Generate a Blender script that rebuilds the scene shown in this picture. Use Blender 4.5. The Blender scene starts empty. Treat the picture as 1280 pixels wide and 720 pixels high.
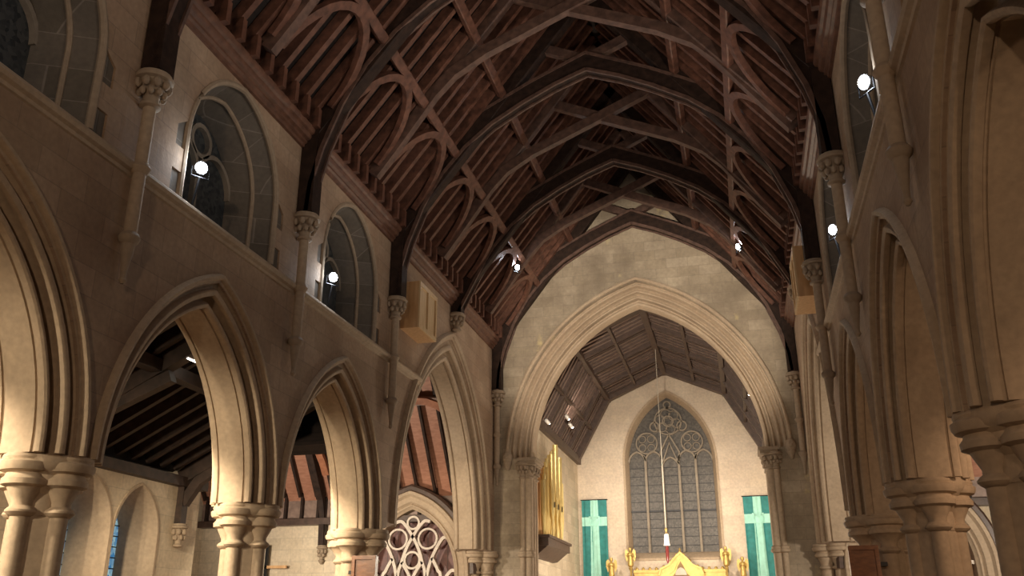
import bpy, bmesh, math, random
from mathutils import Vector, Matrix
from mathutils.geometry import tessellate_polygon
random.seed(7)
PI = math.pi
SC = bpy.context.scene
COL = SC.collection

# ------------------------------------------------------------------ dimensions (metres)
H = 4.29            # half width of the nave between the wall faces
T = 0.90            # thickness of the arcade walls
XC = H + T / 2      # centre line of the arcade walls
Y0, BAY = 8.22, 4.2
YS = {k: Y0 + BAY * k for k in range(-1, 5)}
YC = 25.04          # west face of the chancel arch wall
YE = 34.76          # east wall of the chancel
ZSP = 3.25          # top of the arcade capitals
ZPL = 9.2           # wall plate
XA = 8.7            # aisle wall
XT = 13.4           # transept end wall
YT = 17.3          # west wall of the transepts

def rz(x):          # underside of the common rafters
    return 9.8 + 1.3 * (4.05 - abs(x))

# ------------------------------------------------------------------ materials
def nodes(name):
    m = bpy.data.materials.new(name); m.use_nodes = True
    nt = m.node_tree; b = nt.nodes['Principled BSDF']
    return m, nt, b

def ramp(nt, stops):
    r = nt.nodes.new('ShaderNodeValToRGB')
    e = r.color_ramp.elements
    while len(e) < len(stops): e.new(0.5)
    for i, (p, c) in enumerate(stops):
        e[i].position = p; e[i].color = (*c, 1)
    return r

def mixc(nt, mode, fac=1.0):
    n = nt.nodes.new('ShaderNodeMix'); n.data_type = 'RGBA'; n.blend_type = mode
    n.inputs[0].default_value = fac
    return n

def stone(name, a, b, axis=None, rough=0.85, bw=0.72, rh=0.33, joint=0.45, bump=0.25, tone=0.86):
    m, nt, p = nodes(name); L = nt.links.new
    tc = nt.nodes.new('ShaderNodeTexCoord')
    n1 = nt.nodes.new('ShaderNodeTexNoise'); n1.inputs['Scale'].default_value = 1.1; n1.inputs['Detail'].default_value = 5
    n2 = nt.nodes.new('ShaderNodeTexNoise'); n2.inputs['Scale'].default_value = 14; n2.inputs['Detail'].default_value = 6
    L(tc.outputs['Object'], n1.inputs['Vector']); L(tc.outputs['Object'], n2.inputs['Vector'])
    r = ramp(nt, [(0.3, a), (0.7, b)]); L(n1.outputs['Fac'], r.inputs['Fac'])
    r2 = ramp(nt, [(0.25, (0.82, 0.82, 0.82)), (0.75, (1.08, 1.07, 1.05))]); L(n2.outputs['Fac'], r2.inputs['Fac'])
    mx = mixc(nt, 'MULTIPLY'); L(r.outputs['Color'], mx.inputs[6]); L(r2.outputs['Color'], mx.inputs[7])
    col = mx.outputs[2]
    bp = nt.nodes.new('ShaderNodeBump'); bp.inputs['Strength'].default_value = bump; bp.inputs['Distance'].default_value = 0.02
    L(n2.outputs['Fac'], bp.inputs['Height'])
    if axis:
        sp = nt.nodes.new('ShaderNodeSeparateXYZ'); L(tc.outputs['Object'], sp.inputs[0])
        cb = nt.nodes.new('ShaderNodeCombineXYZ')
        L(sp.outputs['Y' if axis == 'yz' else 'X'], cb.inputs[0]); L(sp.outputs['Z'], cb.inputs[1])
        bk = nt.nodes.new('ShaderNodeTexBrick')
        bk.inputs['Scale'].default_value = 1; bk.inputs['Brick Width'].default_value = bw; bk.inputs['Row Height'].default_value = rh
        bk.inputs['Mortar Size'].default_value = 0.008; bk.inputs['Mortar Smooth'].default_value = 0.6
        bk.inputs['Color1'].default_value = (tone, tone - .02, tone - .06 + (tone - .86) * .4, 1); bk.inputs['Color2'].default_value = (1.06, 1.05, 1.03, 1)
        bk.inputs['Mortar'].default_value = (joint, joint, joint, 1)
        L(cb.outputs[0], bk.inputs['Vector'])
        m2 = mixc(nt, 'MULTIPLY'); L(col, m2.inputs[6]); L(bk.outputs['Color'], m2.inputs[7]); col = m2.outputs[2]
    L(col, p.inputs['Base Color']); L(bp.outputs['Normal'], p.inputs['Normal'])
    p.inputs['Roughness'].default_value = rough
    return m

def wood(name, a, b, rough=0.5, stretch=(3, 3, 3), boards=None, bump=0.15):
    m, nt, p = nodes(name); L = nt.links.new
    tc = nt.nodes.new('ShaderNodeTexCoord')
    mp = nt.nodes.new('ShaderNodeMapping'); mp.inputs['Scale'].default_value = stretch
    L(tc.outputs['Object'], mp.inputs['Vector'])
    n = nt.nodes.new('ShaderNodeTexNoise'); n.inputs['Scale'].default_value = 2.5; n.inputs['Detail'].default_value = 7
    L(mp.outputs[0], n.inputs['Vector'])
    r = ramp(nt, [(0.3, a), (0.7, b)]); L(n.outputs['Fac'], r.inputs['Fac'])
    col = r.outputs['Color']
    if boards:      # (axis letter, board width): thin dark joints between boards
        sp = nt.nodes.new('ShaderNodeSeparateXYZ'); L(tc.outputs['Object'], sp.inputs[0])
        mm = nt.nodes.new('ShaderNodeMath'); mm.operation = 'PINGPONG'; mm.inputs[1].default_value = boards[1] / 2
        L(sp.outputs[boards[0]], mm.inputs[0])
        r3 = ramp(nt, [(0.0, (0.25, 0.25, 0.25)), (0.02, (1, 1, 1))]); L(mm.outputs[0], r3.inputs['Fac'])
        m2 = mixc(nt, 'MULTIPLY'); L(col, m2.inputs[6]); L(r3.outputs['Color'], m2.inputs[7]); col = m2.outputs[2]
    L(col, p.inputs['Base Color'])
    bp = nt.nodes.new('ShaderNodeBump'); bp.inputs['Strength'].default_value = bump; bp.inputs['Distance'].default_value = 0.01
    L(n.outputs['Fac'], bp.inputs['Height']); L(bp.outputs['Normal'], p.inputs['Normal'])
    p.inputs['Roughness'].default_value = rough
    return m

def plain(name, c, rough=0.5, metal=0.0, emit=None, es=0.0, var=0.15):
    m, nt, p = nodes(name); L = nt.links.new
    tc = nt.nodes.new('ShaderNodeTexCoord')
    n = nt.nodes.new('ShaderNodeTexNoise'); n.inputs['Scale'].default_value = 6; n.inputs['Detail'].default_value = 4
    L(tc.outputs['Object'], n.inputs['Vector'])
    lo = tuple(x * (1 - var) for x in c); hi = tuple(min(1, x * (1 + var)) for x in c)
    r = ramp(nt, [(0.3, lo), (0.7, hi)]); L(n.outputs['Fac'], r.inputs['Fac'])
    L(r.outputs['Color'], p.inputs['Base Color'])
    p.inputs['Roughness'].default_value = rough; p.inputs['Metallic'].default_value = metal
    if emit:
        p.inputs['Emission Color'].default_value = (*emit, 1); p.inputs['Emission Strength'].default_value = es
    return m

S_A, S_B = (0.34, 0.235, 0.165), (0.46, 0.345, 0.25)
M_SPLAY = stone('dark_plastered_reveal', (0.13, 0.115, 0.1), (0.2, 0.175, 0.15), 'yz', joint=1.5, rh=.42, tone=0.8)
M_WALL = stone('sandstone_nave', S_A, S_B, 'yz', joint=0.72)
M_ARCHWALL = stone('sandstone_chancel_arch_wall', (0.32, 0.265, 0.2), (0.5, 0.42, 0.32), 'xz', bw=0.62, rh=0.3, joint=0.7, tone=0.84)
def stain(m, c, scale, lo, hi):
    """irregular weathering patches of another colour over a stone"""
    nt = m.node_tree; L = nt.links.new; p = nt.nodes['Principled BSDF']
    src = p.inputs['Base Color'].links[0].from_socket
    tc = nt.nodes.new('ShaderNodeTexCoord'); n = nt.nodes.new('ShaderNodeTexNoise')
    n.inputs['Scale'].default_value = scale; n.inputs['Detail'].default_value = 8; n.inputs['Roughness'].default_value = .65
    L(tc.outputs['Object'], n.inputs['Vector'])
    r = ramp(nt, [(lo, (0, 0, 0)), (hi, (1, 1, 1))]); L(n.outputs['Fac'], r.inputs['Fac'])
    mx = mixc(nt, 'MIX'); L(r.outputs['Color'], mx.inputs[0]); L(src, mx.inputs[6]); mx.inputs[7].default_value = (*c, 1)
    L(mx.outputs[2], p.inputs['Base Color'])
stain(M_ARCHWALL, (0.22, 0.175, 0.125), 0.5, .48, .68)
stain(M_ARCHWALL, (0.62, 0.5, 0.25), 0.8, .62, .72)
M_STONE = stone('dressed_sandstone', (0.4, 0.305, 0.215), (0.5, 0.395, 0.285))
M_CARVED = stone('carved_sandstone', (0.32, 0.25, 0.18), (0.42, 0.33, 0.24))
M_PALE = stone('pale_limestone_xz', (0.58, 0.49, 0.37), (0.7, 0.61, 0.48), 'xz', joint=0.75)
M_PALEY = stone('pale_limestone_yz', (0.58, 0.49, 0.37), (0.7, 0.61, 0.48), 'yz', joint=0.75)
M_EAST = stone('warm_rendered_wall', (0.58, 0.49, 0.39), (0.68, 0.59, 0.48), 'xz', joint=0.93, bump=0.1, tone=0.97)
stain(M_PALE, (0.45, 0.33, 0.16), 0.5, .55, .75)
M_DARK = wood('dark_oak', (0.018, 0.011, 0.009), (0.045, 0.026, 0.019), rough=0.6)
M_DARK.node_tree.nodes['Principled BSDF'].inputs['Specular IOR Level'].default_value = .2
M_TRUSS = wood('dull_brown_oak', (0.07, 0.04, 0.031), (0.155, 0.088, 0.066), rough=0.55)
M_RAFT = wood('red_brown_pine', (0.075, 0.034, 0.023), (0.19, 0.085, 0.056), rough=0.5)
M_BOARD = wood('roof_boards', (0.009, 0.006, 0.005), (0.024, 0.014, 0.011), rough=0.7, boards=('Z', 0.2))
M_PLATE = wood('moulded_plate_oak', (0.1, 0.05, 0.034), (0.2, 0.1, 0.065), rough=0.45)
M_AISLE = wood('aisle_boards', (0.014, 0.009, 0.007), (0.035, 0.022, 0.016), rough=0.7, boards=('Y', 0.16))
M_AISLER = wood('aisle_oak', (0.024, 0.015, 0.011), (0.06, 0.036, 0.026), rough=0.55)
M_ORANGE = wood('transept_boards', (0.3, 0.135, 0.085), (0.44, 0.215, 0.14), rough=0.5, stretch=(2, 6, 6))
M_ORANGED = wood('transept_timber', (0.24, 0.085, 0.04), (0.4, 0.16, 0.08), rough=0.5)
M_CHROOF = wood('chancel_boards', (0.19, 0.13, 0.105), (0.32, 0.225, 0.185), rough=0.4, boards=('Y', 0.14))
M_CHRIB = wood('chancel_ribs', (0.05, 0.03, 0.022), (0.1, 0.06, 0.045), rough=0.45)
M_PINE = wood('pale_varnished_pine', (0.52, 0.3, 0.14), (0.68, 0.43, 0.22), rough=0.4, stretch=(6, 6, 1))
M_PINEL = wood('pale_pine_panel', (0.6, 0.42, 0.22), (0.74, 0.55, 0.32), rough=0.45, stretch=(6, 6, 1))
M_CHEST = wood('chestnut_panel', (0.2, 0.075, 0.03), (0.34, 0.14, 0.055), rough=0.35, stretch=(4, 4, 9))
M_REDVOID = wood('dim_red_void', (0.09, 0.03, 0.026), (0.17, 0.06, 0.05), rough=0.5, boards=('X', 0.3))
M_TRAC = stone('pale_tracery_stone', (0.62, 0.54, 0.47), (0.75, 0.68, 0.6), rough=0.6)
M_TRACE = stone('window_tracery_stone', (0.22, 0.185, 0.145), (0.32, 0.275, 0.22))
M_FLOOR = stone('floor_tiles', (0.16, 0.1, 0.07), (0.22, 0.15, 0.1), rough=0.45)
M_GOLD = plain('gilding', (0.56, 0.39, 0.13), rough=0.42, metal=0.55)
M_GOLDD = plain('shadowed_bronze', (0.2, 0.12, 0.04), rough=0.5, metal=0.3)
M_GOLDP = plain('gilt_pipe', (0.85, 0.68, 0.3), rough=0.35, metal=0.6, var=0.06)
M_TEAL = plain('teal_damask', (0.03, 0.21, 0.205), rough=0.75, var=0.18)
M_MINT = plain('mint_ribbon', (0.36, 0.72, 0.62), rough=0.6, var=0.1)
M_IRON = plain('black_iron', (0.02, 0.02, 0.022), rough=0.45, metal=0.6)
M_GREY = plain('grey_lamp_housing', (0.35, 0.35, 0.36), rough=0.4, metal=0.5)
M_WHITE = plain('white_enamel', (0.8, 0.78, 0.74), rough=0.4)
M_CORD = plain('pale_cord', (0.55, 0.5, 0.42), rough=0.6)
M_RUBY = plain('dark_red_glass', (0.14, 0.02, 0.02), rough=0.2)
M_LED = plain('led_lens', (1, 1, 1), emit=(0.78, 0.88, 1.0), es=150)
M_SPOT = plain('small_spot_lens', (1, 1, 1), emit=(1.0, 0.93, 0.82), es=25)
M_TUBE = plain('lit_lamp_tube', (1, 1, 1), emit=(1.0, 0.9, 0.75), es=5)

def glass(name, a, b, sx=0.13, sy=0.13, emit=0.0):
    m, nt, p = nodes(name); L = nt.links.new
    tc = nt.nodes.new('ShaderNodeTexCoord')
    v = nt.nodes.new('ShaderNodeTexVoronoi'); v.inputs['Scale'].default_value = 16
    L(tc.outputs['Object'], v.inputs['Vector'])
    r = ramp(nt, [(0.2, a), (0.8, b)]); L(v.outputs['Color'], r.inputs['Fac'])
    L(r.outputs['Color'], p.inputs['Base Color'])
    p.inputs['Roughness'].default_value = 0.5
    if emit:
        L(r.outputs['Color'], p.inputs['Emission Color']); p.inputs['Emission Strength'].default_value = emit
    return m
M_GLASSN = glass('night_leaded_glass', (0.02, 0.025, 0.03), (0.07, 0.075, 0.075))
M_GLASSE = glass('east_leaded_glass', (0.05, 0.044, 0.038), (0.1, 0.088, 0.076))
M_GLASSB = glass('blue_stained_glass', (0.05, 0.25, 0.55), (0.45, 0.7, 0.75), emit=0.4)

# ------------------------------------------------------------------ mesh helpers
class MB:
    def __init__(s): s.v = []; s.f = []
    def add(s, vs, fs):
        o = len(s.v); s.v += [Vector(p) for p in vs]; s.f += [tuple(i + o for i in f) for f in fs]; return s
    def box(s, lo, hi):
        x0, y0, z0 = lo; x1, y1, z1 = hi
        return s.add([(x0,y0,z0),(x1,y0,z0),(x1,y1,z0),(x0,y1,z0),(x0,y0,z1),(x1,y0,z1),(x1,y1,z1),(x0,y1,z1)],
                     [(0,3,2,1),(4,5,6,7),(0,1,5,4),(1,2,6,5),(2,3,7,6),(3,0,4,7)])
    def bar(s, p, q, w, d, up=(0, 1, 0), ch=0.0):
        """a beam from p to q: w wide along up, d across; ch = chamfer"""
        p, q = Vector(p), Vector(q); a = (q - p).normalized(); u = Vector(up); u = (u - a * u.dot(a)).normalized(); n = a.cross(u)
        w, d = w / 2, d / 2
        if ch: c = [(w - ch, d), (w, d - ch), (w, -d + ch), (w - ch, -d), (-w + ch, -d), (-w, -d + ch), (-w, d - ch), (-w + ch, d)]
        else: c = [(w, d), (w, -d), (-w, -d), (-w, d)]
        k = len(c)
        vs = [p + u * i + n * j for i, j in c] + [q + u * i + n * j for i, j in c]
        return s.add(vs, [tuple(range(k)), tuple(range(2 * k - 1, k - 1, -1))] + [(i, (i + 1) % k, k + (i + 1) % k, k + i) for i in range(k)])
    def path(s, pts, w, d, up=(0, 1, 0), closed=False):
        """rectangular bar swept along a planar polyline; up = normal of its plane, w along up, d across"""
        pts = [Vector(p) for p in pts]; u = Vector(up).normalized(); n = len(pts); vs = []
        for i in range(n):
            if closed: a = (pts[(i + 1) % n] - pts[i - 1]).normalized()
            else: a = (pts[min(i + 1, n - 1)] - pts[max(i - 1, 0)]).normalized()
            m = a.cross(u).normalized()
            k = 1.0
            if 0 < i < n - 1 or closed:
                e = (pts[(i + 1) % n] - pts[i]).normalized().dot(a); k = 1 / max(e, 0.5)
            vs += [pts[i] + u * w / 2 + m * d / 2 * k, pts[i] + u * w / 2 - m * d / 2 * k, pts[i] - u * w / 2 - m * d / 2 * k, pts[i] - u * w / 2 + m * d / 2 * k]
        fs = []
        for i in range(n if closed else n - 1):
            a, b = 4 * i, 4 * ((i + 1) % n)
            fs += [(a + j, a + (j + 1) % 4, b + (j + 1) % 4, b + j) for j in range(4)]
        if not closed: fs += [(0, 1, 2, 3), (4 * n - 1, 4 * n - 2, 4 * n - 3, 4 * n - 4)]
        return s.add(vs, fs)
    def tube(s, pts, r, n=8, closed=False):
        pts = [Vector(p) for p in pts]; m = len(pts); vs = []
        for i in range(m):
            if closed: a = (pts[(i + 1) % m] - pts[i - 1]).normalized()
            else: a = (pts[min(i + 1, m - 1)] - pts[max(i - 1, 0)]).normalized()
            ref = Vector((0, 0, 1)) if abs(a.z) < 0.9 else Vector((0, 1, 0))
            u = a.cross(ref).normalized(); w = a.cross(u)
            rr = r[i] if isinstance(r, (list, tuple)) else r
            vs += [pts[i] + (u * math.cos(2 * PI * j / n) + w * math.sin(2 * PI * j / n)) * rr for j in range(n)]
        fs = []
        for i in range(m if closed else m - 1):
            a, b = n * i, n * ((i + 1) % m)
            fs += [(a + j, a + (j + 1) % n, b + (j + 1) % n, b + j) for j in range(n)]
        if not closed: fs += [tuple(range(n)), tuple(range(n * m - 1, n * m - n - 1, -1))]
        return s.add(vs, fs)
    def lathe(s, prof, c=(0, 0, 0), n=20, mat=None):
        vs = []; m = len(prof)
        for r, z in prof:
            for j in range(n):
                p = Vector((max(r, 1e-4) * math.cos(2 * PI * j / n), max(r, 1e-4) * math.sin(2 * PI * j / n), z))
                if mat is not None: p = mat @ p
                vs.append(p + Vector(c))
        fs = [(n * i + j, n * i + (j + 1) % n, n * (i + 1) + (j + 1) % n, n * (i + 1) + j) for i in range(m - 1) for j in range(n)]
        fs += [tuple(range(n - 1, -1, -1)), tuple(range(n * (m - 1), n * m))]
        return s.add(vs, fs)
    def ball(s, c, r, n=8, sc=(1, 1, 1)):
        prof = [(r * math.sin(PI * i / n), -r * math.cos(PI * i / n)) for i in range(n + 1)]
        return s.lathe(prof, c, n + 2, Matrix.Diagonal(sc))
    def prism(s, outer, M, d0, d1, holes=()):
        """extrude a 2-D polygon (with holes) between depths d0 and d1 through the mapping M(u, v, d)"""
        loops = [list(outer)] + [list(h) for h in holes]
        flat = [p for l in loops for p in l]; n = len(flat)
        tris = tessellate_polygon([[Vector((p[0], p[1], 0)) for p in l] for l in loops])
        vs = [M(p[0], p[1], d0) for p in flat] + [M(p[0], p[1], d1) for p in flat]
        fs = [tuple(t) for t in tris] + [tuple(i + n for i in reversed(t)) for t in tris]
        o = 0
        for l in loops:
            k = len(l)
            fs += [(o + i, o + (i + 1) % k, n + o + (i + 1) % k, n + o + i) for i in range(k)]
            o += k
        return s.add(vs, fs)
    def loft(s, a, b, closed=True):
        n = len(a)
        return s.add(list(a) + list(b), [(i, (i + 1) % n, n + (i + 1) % n, n + i) for i in range(n if closed else n - 1)])
    def build(s, name, mat, parent=None, smooth=35):
        me = bpy.data.meshes.new(name)
        o = bpy.data.objects.new(name, me); COL.objects.link(o)
        org = Vector((0, 0, 0))
        q = parent
        while q is not None: org = org + Vector(q.location); q = q.parent
        me.from_pydata([p - org for p in s.v], [], s.f)
        bm = bmesh.new(); bm.from_mesh(me)
        bmesh.ops.remove_doubles(bm, verts=bm.verts, dist=1e-5)
        bmesh.ops.recalc_face_normals(bm, faces=bm.faces)
        bm.to_mesh(me); bm.free()
        me.shade_smooth(); me.set_sharp_from_angle(angle=math.radians(smooth))
        me.materials.append(mat)
        if parent is not None: o.parent = parent
        return o

def thing(name, loc, label, cat, group=None):
    o = bpy.data.objects.new(name, None); COL.objects.link(o); o.location = loc
    o.empty_display_size = 0.1
    return tag(o, label, cat, group)
def tag(o, label, cat, group=None, kind=None):
    o['label'] = label; o['category'] = cat
    if group: o['group'] = group
    if kind: o['kind'] = kind
    return o
def struct(o, label=None):
    o['kind'] = 'structure'
    if label: o['label'] = label
    return o

SIDE = {-1: 'left', 1: 'right'}
# maps for the planes: (u, v, d) -> world; d grows towards the viewer's side of that wall
def M_nave(s): return lambda u, v, d: (s * (XC - d), u, v)          # d = T/2 is the nave face
def M_face(y): return lambda u, v, d: (u, y - d, v)                 # faces west

def garc(h, r, zs, R, n=18):
    """right-to-left pointed arch outline (u, z) at offset r outside the intrados of half span h"""
    c = R - h; Tm = math.acos(c / (R + r))
    a = [(-c + (R + r) * math.cos(Tm * i / n), zs + (R + r) * math.sin(Tm * i / n)) for i in range(n + 1)]
    return a + [(-u, z) for u, z in a[-2::-1]]

def arch_sweep(mb, h, zs, R, prof, M, u0, z0=None, n=18):
    rows = []
    for d, r in prof:
        a = garc(h, r, zs, R, n)
        if z0 is not None and z0 < zs: a = [(h + r, z0)] + a + [(-h - r, z0)]
        rows.append([M(u0 + u, z, d) for u, z in a])
    m = len(rows[0]); k = len(rows)
    vs = [p for r in rows for p in r]
    fs = [(i * m + j, i * m + j + 1, ((i + 1) % k) * m + j + 1, ((i + 1) % k) * m + j) for i in range(k) for j in range(m - 1)]
    fs += [tuple(i * m for i in range(k)), tuple(i * m + m - 1 for i in range(k - 1, -1, -1))]
    mb.add(vs, fs)

def profile(sr=1.0, sd=1.0, hood=True):
    half = [(.17, .0), (.185, .0), (.19, .03), (.22, .03), (.225, .0), (.26, -.012), (.295, -.004), (.315, .025), (.318, .06), (.295, .09), (.24, .11), (.205, .15), (.215, .2),
            (.25, .23), (.30, .24), (.335, .235), (.345, .205), (.375, .195), (.41, .205), (.43, .24), (.432, .28), (.41, .315),
            (.36, .335), (.345, .37), (.37, .405), (.43, .425)]
    half += [(.455, .435), (.462, .47), (.50, .475), (.525, .50), (.53, .545), (.50, .57), (.47, .59), (.44, .60)] if hood else [(.445, .43), (.445, .52), (.40, .60)]
    full = [(d * sd, r * sr) for d, r in half] + [(-d * sd, r * sr) for d, r in reversed(half)]
    return full

# ------------------------------------------------------------------ nave arcade walls
SA = .75
HA, RA = 1.61, 2.62           # arcade arch: half span, radius
HX = 3.0                      # crossing arch
SX = 1.2
_ho = HX + .6 * SX
RX = ((8.56 - 3.45) ** 2 + _ho ** 2) / (2 * _ho) - .6 * SX
ZX = 3.45
HW, RW, ZW = 1.23, 1.41, 7.75  # clerestory window
WIN_K = (-1, 0, 1)
def wcy(k): return YS[k] + BAY / 2 + 0.1

def opening(h, r, zs, R, u0, zb):
    a = garc(h, r, zs, R, 18)
    return [(u0 + h + r, zb)] + [(u0 + u, z) for u, z in a] + [(u0 - h - r, zb)]

def toothed(k):
    u0 = wcy(k); o = []
    hw = HW + .03; z = 6.78
    zs = []; i = 0
    while z < ZW - .02:
        zs.append((z, min(z + .34, ZW), (i + 1) % 2)); z += .34; i += 1
    for a, b, t in zs: o += [(u0 + hw + (.2 if t else 0), a + .001), (u0 + hw + (.2 if t else 0), b)]
    o += [(u0 + u, v) for u, v in garc(HW, .03, ZW, RW, 14)][1:-1]
    for a, b, t in reversed(zs): o += [(u0 - hw - (.2 if t else 0), b), (u0 - hw - (.2 if t else 0), a + .001)]
    return o

def nave_wall(s):
    out = [(-4.6, 0), (YS[-1] + .22, 0)]
    for k in (-1, 0, 1):
        out += list(reversed(opening(HA, .42 * SA, ZSP, RA, YS[k] + BAY / 2, ZSP - .01)))
    uc = (YS[2] + YC) / 2
    out[2:3] = [(YS[-1] + .22, ZSP - .01)]
    out += list(reversed(opening(HX, .42 * SX, ZX, RX, uc, ZX - .01)))
    out += [(YC - .1, ZX - .01), (YC - .1, 0), (YC + .3, 0), (YC + .3, ZPL + .2), (-4.6, ZPL + .2)]
    mb = MB().prism(out, M_nave(s), -T / 2, T / 2, [toothed(k) for k in WIN_K])
    struct(mb.build('wall_' + SIDE[s], M_WALL), SIDE[s] + ' nave wall of coursed sandstone above the pointed arcade')

for s in (-1, 1): nave_wall(s)

# windows of the clerestory
nwin = 0
def clerestory(s, k):
    global nwin; nwin += 1
    u0 = wcy(k); M = M_nave(s); f = T / 2
    def ol(h, zs, R, zb, d, n=14):
        a = garc(h, 0, zs, R, n)
        return [M(u0 + h, zb, d)] + [M(u0 + u, z, d) for u, z in a] + [M(u0 - h, zb, d)]
    mb = MB()
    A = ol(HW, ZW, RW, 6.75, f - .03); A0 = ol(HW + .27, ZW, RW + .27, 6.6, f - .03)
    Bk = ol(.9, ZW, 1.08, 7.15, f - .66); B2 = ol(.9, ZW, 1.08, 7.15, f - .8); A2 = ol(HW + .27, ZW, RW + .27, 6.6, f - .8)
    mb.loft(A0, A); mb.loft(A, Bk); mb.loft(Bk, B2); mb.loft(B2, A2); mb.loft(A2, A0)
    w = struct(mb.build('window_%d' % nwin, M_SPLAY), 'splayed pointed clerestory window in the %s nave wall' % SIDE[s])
    ring = MB()
    ring.tube([M(u0 + u, z, f - .02) for u, z in [(HW + .0, 6.8)] + garc(HW, 0, ZW, RW, 14) + [(-HW, 6.8)]], .05, 8)
    ring.tube([M(u0 + u, z, f - .34) for u, z in [(1.06, 6.98)] + garc(1.06, 0, ZW, 1.24, 14) + [(-1.06, 6.98)]], .035, 8)
    ring.build('roll_moulding', M_CARVED, w)
    mb = MB().prism([(u0 + .92, 7.1)] + [(u0 + u, z) for u, z in garc(.92, 0, ZW, 1.1, 14)] + [(u0 - .92, 7.1)], M, f - .74, f - .72)
    mb.build('pane', M_GLASSN, w)
    tr = MB(); d = f - .69; n = (1, 0, 0)
    tr.path([M(u0, 7.12, d), M(u0, 7.85, d)], .1, .09, n)
    for sg in (-1, 1):
        tr.path([M(u0 + sg * (.45 - u), z, d) for u, z in garc(.45, 0, 7.8, .5, 8)], .1, .07, n)
    tr.path([M(u0 + .24 * math.cos(a * PI / 8), 8.38 + .24 * math.sin(a * PI / 8), d) for a in range(16)], .1, .07, n, True)
    tr.build('tracery', M_TRACE, w)
for s in (-1, 1):
    for k in WIN_K: clerestory(s, k)

# string courses and wall plates
tn = 0
def run(prof, s, y0, y1, mat, label):
    """profile (d from the nave face, z) run along the wall"""
    global tn; tn += 1
    a = [(s * (H - d), y0, z) for d, z in prof]; b = [(s * (H - d), y1, z) for d, z in prof]
    mb = MB().loft(a, b); n = len(prof)
    mb.add(a, [tuple(range(n))]); mb.add(b, [tuple(range(n))])
    return struct(mb.build('trim_%d' % tn, mat), label)
STR = [(-.1, 6.55), (.03, 6.58), (.04, 6.62), (.09, 6.64), (.11, 6.68), (.1, 6.72), (.03, 6.78), (-.1, 6.79)]
PLT = [(-.1, 9.18), (.05, 9.19), (.06, 9.24), (.1, 9.26), (.1, 9.3), (.15, 9.32), (.17, 9.36), (.17, 9.40), (.21, 9.42), (.23, 9.46), (.23, 9.52), (-.1, 9.52)]
for s in (-1, 1):
    run(STR, s, -4.6, 18.45, M_STONE, 'stone string course along the %s nave wall below the clerestory' % SIDE[s])
    run(PLT, s, -4.6, YC, M_PLATE, 'moulded timber wall plate at the foot of the roof, %s side' % SIDE[s])

# ------------------------------------------------------------------ arcade arches
ORD = {-1: 'first', 0: 'second', 1: 'third'}
BTW = {-1: 'springing from the pier closest to the camera', 0: 'between the two round-shafted piers with no panel', 1: 'that ends on the crossing pier'}
for s in (-1, 1):
    for k in (-1, 0, 1):
        mb = MB(); u0 = YS[k] + BAY / 2
        arch_sweep(mb, HA, ZSP, RA, profile(SA), M_nave(s), u0)
        o = mb.build('arcade_arch', M_STONE)
        tag(o, 'moulded pointed sandstone arch, %s one of the %s arcade, counted from the camera' % (ORD[k], SIDE[s]), 'arch', 'nave arcade arches')
    mb = MB(); arch_sweep(mb, HX, ZX, RX, profile(SX), M_nave(s), (YS[2] + YC) / 2)
    tag(mb.build('crossing_arch', M_STONE), 'tall wide moulded arch opening to the %s transept beside the chancel' % SIDE[s], 'arch', 'transept arches')

# ------------------------------------------------------------------ piers
def cap_prof(rs, ra, zt):
    return [(rs, zt - .62), (rs + .03, zt - .6), (rs + .055, zt - .575), (rs + .055, zt - .555), (rs + .03, zt - .53), (rs + .005, zt - .51), (rs + .005, zt - .47),
            (rs + .03, zt - .42), (ra - .11, zt - .33), (ra - .05, zt - .305), (ra - .045, zt - .25), (ra - .075, zt - .215), (ra - .085, zt - .185), (ra - .02, zt - .165),
            (ra - .0, zt - .13), (ra + .005, zt - .085), (ra - .03, zt - .06), (ra - .02, zt - .035), (ra - .03, zt), (.02, zt)]
def pier(s, y, zt, label, sc=1.0, name='arcade_pier'):
    x = s * XC; t = thing(name, (x, y, 0), label, 'pier', 'nave piers')
    d, rs, ra = .25 * sc, .1 * sc, .285 * sc
    MB().lathe([(.245 * sc, 0), (.245 * sc, zt - .05)], (x, y, 0), 8, Matrix.Rotation(PI / 8, 3, 'Z')).build('core', M_STONE, t)
    cp = MB()
    for a in range(4):
        c = (x + d * math.cos(a * PI / 2), y + d * math.sin(a * PI / 2), 0)
        MB().lathe([(rs * 1.5, 0), (rs * 1.5, .3), (rs * 1.25, .36), (rs, .42), (rs, zt - .6)], c, 24).build('shaft', M_STONE, t)
        cp.lathe(cap_prof(rs, ra, zt), c, 28)
    cp.lathe([(.24 * sc, zt - .6), (.25 * sc, zt - .38), (.35 * sc, zt - .27), (.35 * sc, zt - .2), (.43 * sc, zt - .14), (.46 * sc, zt - .08), (.46 * sc, zt), (.02, zt)], (x, y, 0), 28)
    cp.build('capital', M_STONE, t)
    MB().lathe([(.78 * sc, 0), (.78 * sc, .22), (.7 * sc, .3), (.02, .3)], (x, y, 0), 8, Matrix.Rotation(PI / 8, 3, 'Z')).build('base', M_STONE, t)
    return t
PN = {-1: 'nearest the camera', 0: 'under the first wall shaft', 1: 'midway along the arcade'}
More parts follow.
